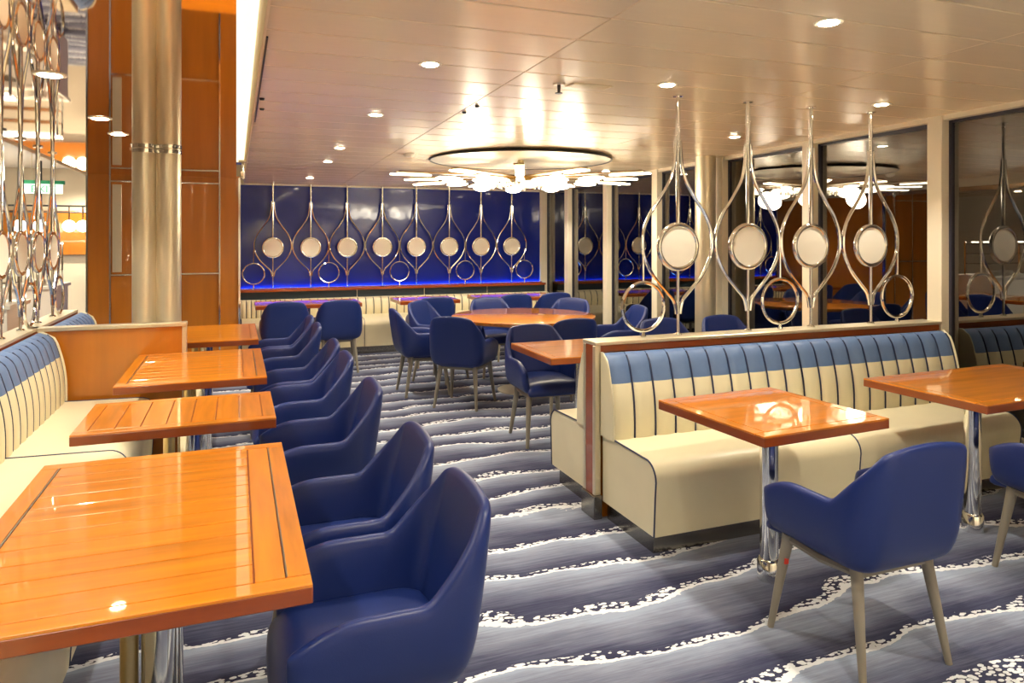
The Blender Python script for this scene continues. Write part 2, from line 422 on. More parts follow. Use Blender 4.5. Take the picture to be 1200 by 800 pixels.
# round table
rt = thing('round_table', 'large round lacquered wooden table ringed by blue chairs under the chandelier', 'table', (2.69, 6.62, 0))
MB().lathe([(0.66, 0.705), (0.71, 0.715), (0.72, 0.73), (0.72, 0.748), (0.715, 0.75)], 64).build('tabletop', 'wood', rt, smooth=True)
MB().lathe([(0.06, 0.02), (0.06, 0.705)], 24).build('pole', 'chrome', rt, smooth=True)
MB().lathe([(0.26, 0.0), (0.26, 0.012), (0.07, 0.03)], 40).build('foot', 'steel', rt, smooth=True)

# ================================================================== CHAIRS
def shell_mesh():
    R = 0.105; hw = 0.262; yb = -0.262; yf = 0.20
    path = []   # (x, y, nx, ny)  n = inward normal
    for k in range(14): path.append((-hw, yf + (yb + R - yf) * k / 14, 1, 0))
    for k in range(9):
        a = (PI / 2) * k / 8; path.append((-hw + R - R * math.cos(a), yb + R - R * math.sin(a), math.cos(a), math.sin(a)))
    for k in range(1, 4): path.append((-hw + R + (2 * hw - 2 * R) * k / 4, yb, 0, 1))
    mir = [(-x, y, -nx, ny) for (x, y, nx, ny) in reversed(path[:23])]
    path = path + mir
    def top(x, y):
        if y > 0.06: return 0.618 - 1.9 * (y - 0.06) ** 2 - 0.06 * (y - 0.06)
        if y > -0.105: return 0.618
        t = min(1, max(0, (-0.105 - y)) / 0.14)
        z = 0.618 + 0.192 * t ** 0.95
        if abs(x) < 0.23: z += 0.032 * (1 - (abs(x) / 0.23) ** 2.5)
        return min(z, 0.842)
    v = []; f = []
    for (x, y, nx, ny) in path:
        tz = top(x, y); back = max(0, min(1, (-0.0 - y) / 0.2))
        sec = [(0.075, 0.375), (0.03, 0.395), (0.006, 0.45), (0.0, 0.52), (0.0, tz - 0.025), (0.008, tz - 0.006), (0.022, tz), (0.037, tz - 0.006), (0.044, tz - 0.022), (0.058, 0.50), (0.07, 0.41)]
        for (o, z) in sec:
            px = x + nx * o; py = y + ny * o
            py -= back * 0.15 * max(0, z - 0.45)
            px *= 1 + 0.0 * z
            if z > 0.6: px *= 1 - 0.45 * back * (z - 0.6)
            v.append((px, py, z))
    n = 11; m = len(path)
    for i in range(m - 1):
        for k in range(n - 1):
            f.append((i * n + k, i * n + k + 1, (i + 1) * n + k + 1, (i + 1) * n + k))
    # close the arm ends with a rounded cap
    for i, s in ((0, 1), (m - 1, -1)):
        b = len(v); 
        for k in range(n):
            x, y, z = v[i * n + k]
            cxx = sum(v[i * n + q][0] for q in range(n)) / n; czz = sum(v[i * n + q][2] for q in range(n)) / n
            v.append((cxx + (x - cxx) * 0.6, y + 0.028, czz + (z - czz) * 0.8))
        for k in range(n - 1):
            f.append((i * n + k + 1, i * n + k, b + k, b + k + 1) if s == 1 else (i * n + k, i * n + k + 1, b + k + 1, b + k))
        f.append((i * n, i * n + n - 1, b + n - 1, b))
        for k in range(n // 2):
            q = [b + k, b + k + 1, b + n - 2 - k, b + n - 1 - k]
            if len(set(q)) == 4: f.append(tuple(q))
            elif len(set(q)) == 3: f.append(tuple(dict.fromkeys(q)))
    # pan under the seat
    lo = [i * n for i in range(m)]
    for i in range(m // 2):
        j = m - 1 - i
        if j - i > 1: f.append((lo[i], lo[i + 1], lo[j - 1], lo[j]) if j - 1 != i + 1 else (lo[i], lo[i + 1], lo[j]))
    mb = MB(); mb.v = v; mb.f = f; return mb
def seat_mesh():
    mb = MB(); nx = 12; ny = 12
    def w(yy):
        if yy < -0.12: return 0.205 * math.sqrt(max(0.05, 1 - ((-0.12 - yy) / 0.10) ** 2 * 0.75))
        return 0.205 + 0.02 * max(0, (yy - 0.15) / 0.1)
    ys = [-0.205 + (0.262 + 0.205) * k / ny for k in range(ny + 1)]
    for lay in range(2):
        for yy in ys:
            for i in range(nx + 1):
                u = -1 + 2 * i / nx
                z = 0.462 + 0.016 * (1 - u * u) * (1 if yy < 0.2 else 0.7) - (0.05 * ((yy - 0.18) / 0.08) ** 2 if yy > 0.18 else 0)
                if lay: z = 0.372
                x_ = u * w(yy); mb.v.append((x_, yy - (0.012 * u * u if yy > 0.2 else 0), z))
    W_ = nx + 1; N = W_ * (ny + 1)
    for j in range(ny):
        for i in range(nx):
            a = j * W_ + i; mb.f.append((a, a + 1, a + W_ + 1, a + W_)); mb.f.append((N + a, N + a + W_, N + a + W_ + 1, N + a + 1))
    bd = [i for i in range(W_)] + [j * W_ + nx for j in range(1, ny + 1)] + [ny * W_ + i for i in range(nx - 1, -1, -1)] + [j * W_ for j in range(ny - 1, 0, -1)]
    for k in range(len(bd)):
        a = bd[k]; b = bd[(k + 1) % len(bd)]; mb.f.append((a, b, N + b, N + a))
    return mb
def build_chair():
    t = thing('armchair', 'x', 'chair')
    shell_mesh().build('shell', 'navy', t, smooth=False, subsurf=1)
    s = seat_mesh().build('seat', 'navy', t, subsurf=1)
    for o in t.children:
        for p in o.data.polygons: p.use_smooth = True
    for sx in (-1, 1):
        for (ty, by, tx, bx) in ((0.155, 0.215, 0.185, 0.222), (-0.15, -0.215, 0.165, 0.205)):
            pts = [(sx * tx, ty, 0.385), (sx * (tx + (bx - tx) * 0.1), ty + (by - ty) * 0.1, 0.345), (sx * bx, by, 0.0)]
            MB().tube(pts, [0.026, 0.022, 0.0125], 10).build('leg', 'leg', t, smooth=True)
    fm = MB()
    for sx in (-1, 1): fm.tube([(sx * 0.185, 0.155, 0.37), (sx * 0.17, 0, 0.352), (sx * 0.165, -0.15, 0.365)], 0.018, 8)
    fm.box(-0.18, 0.18, 0.13, 0.165, 0.348, 0.378).box(-0.16, 0.16, -0.165, -0.13, 0.348, 0.378)
    fm.build('seat_frame', 'leg', t, smooth=True)
    return t
chair0 = build_chair(); used = [False]
def chair(x, y, face, label, group):
    rz = math.radians(face) - PI / 2          # face: heading in degrees from +x
    if not used[0]:
        used[0] = True; chair0.location = (x, y, 0); chair0.rotation_euler = (0, 0, rz); chair0['label'] = label; chair0['group'] = group; return chair0
    return dup(chair0, (x, y, 0), rz, label, group)
G = 'navy armchairs along the left tables'
chair(0.335, 1.975, 180, 'navy leather armchair nearest the camera, cut by the bottom edge', G)
chair(0.335, 2.565, 180, 'second navy armchair from the front, at the far half of the big left table', G)
chair(0.335, 3.50, 180, 'third navy armchair in the left row, alone at the small grooved table', G)
chair(0.335, 4.40, 181, 'fourth navy armchair in the left row, near half of the third table', G)
chair(0.335, 4.98, 180, 'fifth navy armchair in the left row, far half of the third table', G)
chair(0.325, 5.98, 180, 'sixth navy armchair in the left row, beside the table past the partition', G)
chair(0.325, 6.56, 180, 'farthest navy armchair in the left row, before the dark chair at the back wall', G)
G = 'navy armchairs at the right booth tables'
chair(2.19, 2.035, 90, 'navy armchair seen from behind with greige legs, at the glaring square table', G)
rc = [o for o in COL.objects if o.get('label', '').startswith('navy armchair seen from behind with greige')][0]
MB().box(-0.207, -0.191, 0.1495, 0.158, 0.27, 0.292).build('red_tag', mat('red_sticker', (0.8, 0.05, 0.02), 0.5), rc)['label'] = 'small red tag on the leg'
chair(3.52, 2.06, 88, 'navy armchair cut off by the right edge of the photo', G)
G = 'navy armchairs behind the booth divider'
chair(2.20, 4.98, -92, 'navy armchair facing the camera behind the square table at the divider end', G)
chair(3.42, 4.98, -90, 'navy armchair back showing between the hanging hoops, left of the steel pillar', G)
chair(4.05, 4.98, -90, 'navy armchair back showing above the divider rail, right of the steel pillar', G)
G = 'navy armchairs around the round table'
chair(1.72, 6.88, 0, 'navy armchair at the left side of the round table, in profile facing right', G)
chair(2.05, 7.42, -48, 'navy armchair facing forward at the far left of the round table', G)
chair(1.95, 6.24, 50, 'navy armchair seen from behind at the near left of the round table', G)
chair(2.72, 7.50, -90, 'navy armchair facing the camera, middle of the far side of the round table', G)
chair(3.38, 7.18, -140, 'navy armchair facing forward at the far right of the round table', G)
chair(2.72, 5.80, 92, 'dark back of the navy armchair tucked under the near side of the round table', G)
chair(3.58, 6.38, 172, 'navy armchair at the right of the round table, seen behind the lowest left hoop', G)
G = 'navy armchairs at the back wall tables'
chair(0.50, 8.32, 90, 'dark back of the leftmost armchair at the back wall', G)
chair(1.08, 8.34, 90, 'dark back of the second armchair from the left at the back wall', G)
chair(2.18, 8.34, 90, 'dark armchair back at the middle back wall table', G)
chair(3.20, 8.40, 90, 'dark armchair back at the last back wall table, left of a pair', G)
chair(3.76, 8.44, 90, 'dark armchair back at the last back wall table, nearest the windows', G)

# ================================================================== BANQUETTES
def chan_prof(z0, z1, th0, th1, seg, bulge=0.025):
    """front outline of a cushion from bottom to top, then rounded over to the rear"""
    pts = []
    for k in range(seg + 1):
        t = k / seg; pts.append((th0 + (th1 - th0) * t + bulge * math.sin(PI * min(1, t * 1.15)), z0 + (z1 - z0) * t))
    return pts
def channel_mesh(w, z0, z1, th0, th1, a, b, topcap, lean=0.0):
    """one upholstered channel, width w on local x (0..w), back plane y=0, facing -y; slice a..b of its height"""
    mb = MB(); nu = 6; prof = []
    N = 12
    for k in range(N + 1):
        t = a + (b - a) * k / N
        z = z0 + (z1 - z0) * t
        q = th0 + (th1 - th0) * t + 0.022 * math.sin(PI * min(1, t * 1.1))
        if t > 0.86: 
            s = (t - 0.86) / 0.14; q = q * math.sqrt(max(0.0, 1 - s * s * 0.93))
        prof.append((q, z))
    for i in range(nu + 1):
        u = i / nu; puff = 0.014 * math.sqrt(max(0, 1 - (2 * u - 1) ** 2))
        for (q, z) in prof: mb.v.append((u * w, -(q - 0.010 + puff), z))
        mb.v.append((u * w, 0, prof[-1][1])); mb.v.append((u * w, 0, prof[0][1]))
    n = len(prof) + 2
    for i in range(nu):
        for k in range(n):
            j = (k + 1) % n; mb.f.append((i * n + k, i * n + j, (i + 1) * n + j, (i + 1) * n + k))
    mb.f.append(tuple(range(n))); mb.f.append(tuple(nu * n + k for k in reversed(range(n))))
    return mb
def seat_profile(d, z):
    """side outline of a booth seat: rear y=0, front y=-d, rounded nose"""
    pts = [(0, 0.10), (0, z + 0.012)]
    for k in range(9):
        a = PI / 2 * k / 8; r = 0.085
        pts.append((-(d - r) - r * math.sin(a), z - r + r * math.cos(a) - 0.004 * k / 8))
    pts.append((-d + 0.006, 0.30)); pts.append((-d + 0.018, 0.10)); return pts
def banquette(name_label, loc, rz, sections, depth, zseat, ztop, group, blue=True, th0=0.15, th1=0.085, nch=10, rear_z=None, endcaps=(True, True), base='kick'):
    t = thing('banquette', name_label, 'booth seat', loc, rz, group)
    x = 0.0; tot = sum(sections)
    pr = seat_profile(depth, zseat)
    for w in sections:
        MB().prism(pr, 'x', x + 0.002, x + w - 0.002).build('seat', 'cream', t, smooth=True)
        x += w
    # piping along the seat ends and seams
    x = 0; pp = MB().tube([(0, p[0], p[1] + 0.001) for p in pr[1:]], 0.0042, 6).build('seat_piping', 'piping', t)
    for w in sections:
        x += w; share(pp, t, (x, 0, 0))
    MB().box(0.03, tot - 0.03, -depth + 0.07, 0.0, 0.0, 0.10).build('plinth', base, t)
    for ex_ in (-0.012, tot):
        o = channel_mesh(0.012, zseat + 0.005, ztop + 0.006, th0 + 0.006, th1 + 0.006, 0, 1, True).build('end_panel', 'cream', t, smooth=True); o.location = (ex_, 0, 0)
    x = 0
    for si, w in enumerate(sections):
        # stitched back made of single channels
        bk = MB().box(x + 0.001, x + w - 0.001, -th1 * 0.6, 0.14 - 0.14, zseat - 0.02, ztop - 0.05).build('backrest', 'cream', t)
        cw = w / nch; split = 0.66
        zb = zseat + 0.005
        if blue:
            c0 = channel_mesh(cw - 0.004, zb, ztop, th0, th1, 0, split, False).build('channel', 'cream', bk, smooth=True)
            b0 = channel_mesh(cw - 0.004, zb, ztop, th0, th1, split, 1, True).build('blue_top_panel', 'blue', bk, smooth=True)
        else:
            c0 = channel_mesh(cw - 0.004, zb, ztop, th0, th1, 0, 1, True).build('channel', 'cream', bk, smooth=True); b0 = None
        for k in range(nch):
            if k == 0: c0.location = (x + 0.002, 0, 0); 
            else: share(c0, bk, (x + 0.002 + k * cw, 0, 0))
            if b0:
                if k == 0: b0.location = (x + 0.002, 0, 0)
                else: share(b0, bk, (x + 0.002 + k * cw, 0, 0))
        pm = MB()
        for k in range(nch + 1):
            pts = []
            for q in range(17):
                tt = q / 16 * 0.97; z = zb + (ztop - zb) * tt
                d = th0 + (th1 - th0) * tt + 0.022 * math.sin(PI * min(1, tt * 1.1))
                if tt > 0.86: s = (tt - 0.86) / 0.14; d *= math.sqrt(max(0, 1 - s * s * 0.93))
                pts.append((x + k * cw, -(d - 0.0065), z))
            pm.tube(pts, 0.0052, 6)
        pm.build('back_piping', 'piping', bk)
        x += w
    return t
GB = 'cream booth seats'
XD0, XD1 = 1.86, XW - 0.04
sec = (XD1 - XD0) / 2
# right booth (in front of divider), facing the camera
banquette('cream leather booth in the right foreground with blue-topped channelled back', (XD0, 3.433, 0), 0, [sec, sec], 0.53, 0.455, 0.905, GB, th0=0.13, th1=0.06)
# booth behind the divider, facing the back wall
banquette('cream booth on the far side of the hoop-topped divider, its end showing', (XD1, 3.589, 0), PI, [sec, sec], 0.53, 0.455, 0.905, GB, th0=0.13, th1=0.06)
# left booth, faces +x : local -y must become +x -> rz = +90deg
banquette('cream and blue channelled booth along the left edge of the photo', (-1.17, 0.2, 0), PI / 2, [1.28, 1.28, 1.26, 1.25], 0.665, 0.475, 0.93, GB, nch=10)
banquette('cream booth beyond the low wood partition, only its blue top showing', (-1.17, 5.60, 0), PI / 2, [0.96], 0.665, 0.475, 0.93, GB, nch=9)
# back wall booth
banquette('long cream channelled booth along the back wall under the dark ledge', (0.06, 10.02, 0), 0, [0.545, 0.96, 0.96, 0.96, 0.95], 0.66, 0.46, 0.70, GB, blue=False, nch=9, th0=0.13, th1=0.11)

# ================================================================== DIVIDERS / LEDGES
t = thing('divider', 'low booth divider with steel cap and wood edging, hoops standing on it', 'divider', (0, 0, 0))
MB().box(XD0 - 0.02, XD1 + 0.01, 3.465, 3.555, 0.0, 0.905).build('core', 'wood_wall', t)
MB().box(XD0 - 0.045, XD1 + 0.02, 3.435, 3.585, 0.945, 0.965).build('steel_cap', 'steel', t, bevel=0.003, seg=1)
MB().box(XD0 - 0.03, XD1 + 0.01, 3.45, 3.57, 0.905, 0.945).build('wood_rail', 'wood_edge', t, bevel=0.002, seg=1)
MB().box(XD0 - 0.04, XD0 - 0.022, 3.468, 3.552, 0.13, 0.945).build('wood_end', 'wood_edge', t)
MB().box(XD0 - 0.045, XD0 - 0.005, 3.44, 3.467, 0.13, 0.945).box(XD0 - 0.045, XD0 - 0.005, 3.553, 3.58, 0.13, 0.945).build('end_post', 'steel', t, bevel=0.004, seg=1)
MB().box(XD0 - 0.052, XD0 + 0.0, 3.432, 3.588, 0.0, 0.13).build('foot_cover', 'kick', t, bevel=0.004, seg=1)
t = thing('partition', 'low wood partition with a pale steel cap across the left booths', 'divider', (0, 0, 0))
MB().box(-1.22, -0.345, 5.33, 5.40, 0.0, 0.93).build('wood_panel', 'wood_wall', t)
MB().box(-1.23, -0.315, 5.315, 5.415, 0.93, 0.955).build('steel_cap', 'steel', t, bevel=0.003, seg=1)
MB().box(-0.345, -0.318, 5.322, 5.408, 0.0, 0.93).build('end_post', 'steel', t, bevel=0.003, seg=1)
t = thing('booth_rail', 'steel-capped low rail behind the left booth carrying the left hoops', 'divider', (0, 0, 0))
MB().box(-1.30, -1.19, 0.1, 6.56, 0.0, 0.90).build('wood_panel', 'wood_wall', t)
MB().box(-1.32, -1.185, 0.08, 6.58, 0.935, 0.955).build('steel_cap', 'steel', t, bevel=0.003, seg=1)
MB().box(-1.31, -1.185, 0.09, 6.57, 0.90, 0.935).build('wood_rail', 'wood_edge', t)
t = thing('wall_ledge', 'wood-edged ledge with dark front under the navy wall', 'ledge', (0, 0, 0))
MB().box(0.04, XW - 0.05, YB - 0.060, YB - 0.052, 0.832, 0.844).build('led_shield', 'wood_edge', t)  # added lip, screens the room from the blue strip's glow
MB().box(0.04, XW - 0.05, 10.03, YB - 0.002, 0.0, 0.80).build('dark_front', 'darkpanel', t)
MB().box(0.04, XW - 0.05, 9.985, YB - 0.002, 0.80, 0.832).build('wood_top', 'wood_edge', t, bevel=0.002, seg=1)
for x in (1.57, 2.53, 3.49): MB().box(x - 0.004, x + 0.004, 10.024, 10.031, 0.68, 0.80).build('joint_strip', 'steel', t)
tag(MB().box(0.06, XW - 0.08, YB - 0.04, YB - 0.022, 0.832, 0.842).build('led_strip', 'glow_blue'), 'glowing blue light strip at the foot of the navy wall', 'light')

# ================================================================== HOOP SCREENS
def ornament(bz, cz, tz, dz, w=1.0):
    """rod with teardrop loop and cream disc; local x across, origin on the base"""
    t = thing('hoop_ornament', 'x', 'ornament')
    def Z(z): return z + dz - bz
    H = tz - bz
    MB().cyl((0, 0, 0.012), (0, 0, Z(1.48) - 0.125), 0.009, n=10).cyl((0, 0, Z(1.48) + 0.125), (0, 0, H - 0.008), 0.0125, n=12).build('rod', 'chrome', t, smooth=True)
    MB().lathe([(0.03, H - 0.008), (0.03, H)], 16).build('ceiling_flange', 'chrome', t)
    MB().lathe([(0.024, 0), (0.024, 0.008), (0.012, 0.016)], 16).build('base_flange', 'chrome', t)
    half = [(0.016, 2.10), (0.02, 2.02), (0.028, 1.95), (0.052, 1.87), (0.115, 1.77), (0.185, 1.675), (0.228, 1.58), (0.238, 1.49), (0.222, 1.41), (0.165, 1.31), (0.085, 1.225), (0.03, 1.165), (0.012, 1.09)]
    lp = MB()
    for s in (-1, 1):
        lp.tube(catmull([(s * w * x if x > 0.03 else s * x, 0, Z(z)) for x, z in half], 4), 0.0105, 8)
    lp.build('teardrop_loop', 'chrome', t, smooth=True)
    c = (0, 0, Z(1.48))
    rim = MB().tube([(0.128 * math.cos(a), 0, c[2] + 0.128 * math.sin(a)) for a in [2 * PI * k / 40 for k in range(40)]], 0.0155, 10, True).build('disc_rim', 'chrome', t, smooth=True)
    mb = MB().cyl((0, -0.009, c[2]), (0, 0.009, c[2]), 0.117, n=40); mb.build('disc', 'disc', t)['label'] = 'round cream disc'
    return t
def small_ring(bz, dz):
    t = thing('ring_ornament', 'x', 'ornament')
    zc_ = 1.14 + dz - bz; r = 0.137
    MB().tube([(r * math.cos(a), 0, zc_ + r * math.sin(a)) for a in [2 * PI * k / 40 for k in range(40)]], 0.0105, 8, True).build('ring', 'chrome', t, smooth=True)
    MB().cyl((0, 0, zc_ + r), (0, 0, 1.46 + dz - bz), 0.007, n=8).build('hanger', 'chrome', t)
    MB().lathe([(0.016, 0), (0.016, 0.006), (0.006, zc_ - r)], 10).build('base_pin', 'chrome', t)
    return t
ords = ['first', 'second', 'third', 'fourth', 'fifth', 'sixth', 'seventh', 'eighth']
yd = 3.51
proto = ornament(0.965, 0, zc(yd), 0.0); pr = small_ring(0.965, 0)
xs = [2.398, 2.90, 3.39, 3.895]
labs = ['leftmost chrome teardrop hoop with cream disc on the right divider', 'second chrome teardrop hoop from the left on the right divider', 'third chrome teardrop hoop on the right divider, in front of a cream window post', 'rightmost chrome teardrop hoop with cream disc on the right divider']
for i, x in enumerate(xs):
    o = proto if i == 0 else dup(proto, (x, yd, 0.965)); o.location = (x, yd, 0.965); o['label'] = labs[i]; o['group'] = 'large hoops on the right divider'
for i, (x, l) in enumerate(((2.165, 'small empty chrome ring left of all the hoops on the right divider'), (3.145, 'small empty chrome ring between the second and third hoops on the right divider'), (4.13, 'small empty chrome ring right of the last hoop on the right divider'))):
    o = pr if i == 0 else dup(pr, (x, yd, 0.965)); o.location = (x, yd + 0.0, 0.965); o['label'] = l; o['group'] = 'small rings on the right divider'
yb = 10.10
proto = ornament(0.832, 0, zc(yb), -0.09); pr = small_ring(0.832, -0.10)
for i in range(8):
    o = proto if i == 0 else dup(proto, (0, 0, 0)); o.location = (0.46 + 0.493 * i, yb, 0.832)
    o['label'] = '%s chrome hoop with cream disc from the left on the navy back wall' % ords[i]; o['group'] = 'large hoops on the navy wall'
for i, x in enumerate((0.215, 1.195, 2.185, 3.17, 4.12)):
    o = pr if i == 0 else dup(pr, (0, 0, 0)); o.location = (x, yb, 0.832)
    o['label'] = '%s small chrome ring from the left on the navy wall ledge' % ords[i]; o['group'] = 'small rings on the navy wall'
proto = ornament(0.955, 0, ZM, -0.045, 0.82); pr = small_ring(0.955, -0.04)
yl = [6.02, 5.61, 5.20, 4.80, 4.39, 3.98]
for i, y in enumerate(yl):
    o = proto if i == 0 else dup(proto, (0, 0, 0)); o.location = (-1.245, y, 0.955); o.rotation_euler = (0, 0, PI / 2)
    o['label'] = ['farthest hoop with cream disc on the left rail, next to the wood wall', 'second hoop back from the wood wall on the left rail', 'third hoop back from the wood wall on the left rail', 'nearest visible hoop on the left rail, at the edge of the photo', 'hoop on the left rail just outside the left edge, seen in reflections only', 'hoop on the left rail, last before the camera, outside the frame'][i]; o['group'] = 'large hoops on the left rail'
for i, y in enumerate((5.405, 6.22)):
    o = pr if i == 0 else dup(pr, (0, 0, 0)); o.location = (-1.245, y, 0.955); o.rotation_euler = (0, 0, PI / 2)
    o['label'] = ['small chrome ring between two hoops on the left rail', 'small chrome ring at the far end of the left rail'][i]; o['group'] = 'small rings on the left rail'

# ================================================================== COLUMNS
t = thing('twin_column', 'pair of brushed steel columns standing side by side behind the wood partition', 'column', (0, 0, 0))
MB().lathe([(0.08, 0.0), (0.08, ZM)], 40, (-0.590, 5.50, 0)).build('column', 'steel', t, smooth=True)
MB().lathe([(0.08, 0.0), (0.08, ZM)], 40, (-0.440, 5.50, 0)).build('column', 'steel', t, smooth=True)
MB().box(-0.585, -0.445, 5.47, 5.53, 0, ZM).build('filler_strip', 'steel', t)
for x in (-0.59, -0.44):
    MB().lathe([(0.083, ZM - 0.03), (0.083, ZM - 0.004)], 40, (x, 5.50, 0)).build('collar', 'chrome', t, smooth=True)
tag(MB().lathe([(0.10, 0), (0.10, zc(5.8))], 40, (4.30, 5.83, 0)).build('steel_pillar', 'steel', smooth=True), 'round brushed steel pillar in front of the windows', 'column')

# ================================================================== CEILING FITTINGS
def ceil_at(u, v):
    """point of the main ceiling that lies on a sight line (used once to survey the fittings)"""
    x = (u - 600) / 833; k = (277 - v) / 833
    dy = math.cos(TH) - x * math.sin(TH); dx = math.sin(TH) + x * math.cos(TH)
    d = (2.42 - CH) / (k + 0.0165 * dy); return (d * dx, d * dy)
dl = thing('downlight', 'x', 'ceiling light')
MB().lathe([(0.055, -0.004), (0.058, 0.004)], 24).build('trim_ring', 'post', dl)
MB().lathe([(0.036, -0.007), (0.040, -0.0035)], 20).build('lens', 'glow', dl)
spots = [(971, 26, 'round downlight in the ceiling at the top right'), (504, 75, 'large bright downlight left of the ceiling centre'), (782, 99, 'downlight just above the first big hoop'),
         (440, 134, 'downlight above the left row, second in its line'), (1033, 122, 'downlight beside the rightmost hoop flange'), (398, 173, 'small downlight, third in the left line'),
         (861, 160, 'small downlight in front of the round pillar'), (384, 189, 'small downlight, fourth in the left line'), (363, 208, 'tiny downlight nearest the navy wall')]
extra = [(1.6, 0.9), (3.3, 0.9), (0.75, 1.2), (4.0, 7.3), (4.0, 8.9), (2.5, 9.0), (0.8, -1.55), (2.4, -1.55), (3.8, -1.55)]  # last three added behind the camera, fill bounced onto ceiling and discs
pos = [(ceil_at(u, v), l) for u, v, l in spots] + [(p, l) for p, l in zip(extra, ('downlight above the aisle behind the camera', 'downlight above the right booth tables, over the top edge of the photo', 'downlight above the near left armchairs, over the top edge', 'downlight by the windows beside the chandelier', 'downlight by the windows near the navy wall corner', 'downlight over the small middle table at the back wall', 'added fill downlight behind the camera, left one', 'added fill downlight behind the camera, middle one', 'added fill downlight behind the camera by the windows'))]
for i, ((x, y), l) in enumerate(pos):
    o = dl if i == 0 else dup(dl, (0, 0, 0)); o.location = (x, y, zc(y)); o.rotation_euler = (ang, 0, 0)
    o['label'] = l; o['group'] = 'recessed downlights'
    light('SPOT', (x, y, zc(y) - 0.02), P_SPOT if y > -1 else 125, spot_size=math.radians(110), spot_blend=0.6, shadow_soft_size=0.035)  # stronger fill from the added ones by the front wall
for i, y in enumerate((3.1, 4.15, 4.75, 2.0, 0.8, 6.4)):
    o = dup(dl, (-0.65, y, ZM), 0, ['downlight in the mirror ceiling nearest the hoops', 'downlight in the mirror ceiling reflected on the wood wall, left one', 'downlight in the mirror ceiling beside the twin column'][i] if i < 3 else ['downlight in the mirror ceiling straight above the big left table', 'downlight in the mirror ceiling behind the camera', 'downlight in the mirror ceiling behind the twin column'][i - 3], 'downlights in the mirror ceiling')
    o.rotation_euler = (0, 0, 0)
    light('SPOT', (-0.65, y, ZM - 0.02), P_LEFT, spot_size=math.radians(105), spot_blend=0.6, shadow_soft_size=0.035)
x, y = ceil_at(655, 98)
t = thing('sprinkler', 'small dark sprinkler head hanging from the ceiling planks', 'sprinkler', (x, y, zc(y)))
MB().lathe([(0.03, -0.008), (0.035, 0)], 16).build('plate', 'steel', t); MB().lathe([(0.008, -0.05), (0.010, -0.008)], 10).lathe([(0.02, -0.054), (0.022, -0.05)], 10).build('nozzle', 'black', t)
x, y = ceil_at(690, 101)
tv = thing('air_vent', 'flat rectangular ceiling vent beside the sprinkler', 'vent', (x, y, zc(y)))
MB().box(-0.12, 0.12, -0.05, 0.05, -0.004, 0.002).build('plate', 'steel', tv)
for k in range(5): MB().box(-0.11, 0.11, -0.042 + k * 0.018, -0.034 + k * 0.018, -0.007, -0.003).build('slat', 'ceil', tv)
x, y = ceil_at(480, 180)
t = thing('smoke_detector', 'round smoke detector left of the chandelier ring', 'detector', (x, y, zc(y)))
MB().lathe([(0.03, -0.035), (0.05, -0.02), (0.055, 0)], 24).build('housing', 'white', t, smooth=True)
for k, (u, v, l) in enumerate(((544, 131, 'tiny dark ceiling sensor, left of a pair near the chandelier'), (559, 124, 'tiny dark ceiling sensor, right of a pair near the chandelier'), (307, 115, 'tiny dark ceiling dot near the light slot, nearer one'), (307, 127, 'tiny dark ceiling dot near the light slot, farther one'))):
    x, y = ceil_at(u, v)
    tag(MB().lathe([(0.012, -0.012), (0.016, 0.0)], 12).build('sensor', 'black', loc=(x, y, zc(y))), l, 'sensor', 'small ceiling sensors')
tag(MB().box(0.0, 0.008, 0, 2.1, -0.002, 0.004).build('air_slot', 'black', loc=(0.115, 3.1, 2.362)), 'thin black slot in the ceiling beside the glowing cove', 'vent').rotation_euler = (ang, 0, 0)
t = thing('cove_spotlight', 'small chrome spotlight hanging at the far end of the light slot', 'ceiling light', (0.06, 7.7, 2.20))
MB().cyl((0, 0, 0), (0, 0, 0.09), 0.012).cyl((0, 0, -0.08), (0, 0, 0.0), 0.022).build('head', 'chrome', t)
MB().box(-0.04, 0.05, -0.04, 0.04, 0.09, 0.11).build('mount', 'steel', t)

# ================================================================== CHANDELIER
cx, cy = 2.66, 6.62
zr = zc(cy) - 0.012
ch = thing('chandelier', 'starburst chandelier of glowing glass arms under a dark-rimmed ceiling disc', 'chandelier', (cx, cy, 0))
cd = MB().lathe([(0.90, zr), (0.90, zr + 0.006)], 72).build('ceiling_disc', mat('polished_ceiling_disc', (0.88, 0.82, 0.68), 0.25, metal=0.4), ch)
MB().tube([(0.905 * math.cos(2 * PI * k / 72), 0.905 * math.sin(2 * PI * k / 72), zr) for k in range(72)], 0.009, 8, True).build('rim', 'black', ch)
MB().lathe([(0.03, 2.12), (0.03, zr)], 16).build('stem', 'brass', ch)
MB().lathe([(0.05, 2.05), (0.17, 2.07), (0.19, 2.10), (0.17, 2.13), (0.04, 2.14)], 24).build('hub', 'brass', ch, smooth=True)
armm = MB().box(0.12, 1.30, -0.045, 0.045, 2.128, 2.142).build('arm', 'bronze', ch, bevel=0.003, seg=1)
barm = MB()
for (x0, x1, z) in ((0.26, 0.54, 2.085), (0.64, 0.92, 2.092)):
    barm.ellipsoid(((x0 + x1) / 2, 0, z), ((x1 - x0) / 2, 0.042, 0.020), 14, 8)
glass_arm = barm.build('glass_bar', 'glow_chand', ch, smooth=True)
outer = MB().box(0.97, 1.36, -0.030, 0.030, 2.104, 2.118).build('glass_blade', 'glow_chand', ch, bevel=0.004, seg=1)
bulb = MB().ellipsoid((0.42, 0, 2.035), (0.085, 0.085, 0.034), 18, 8).build('bowl_lamp', 'glow_chand', ch, smooth=True)
crys = MB()
for k in range(6): crys.ellipsoid((0.20 + 0.05 * k, 0.04 * (-1) ** k, 2.055 - 0.01 * (k % 2)), (0.012, 0.012, 0.022), 6, 4)
crysm = crys.build('glass_drops', 'crystal', ch); crysm['kind'] = 'stuff'
NA = 12
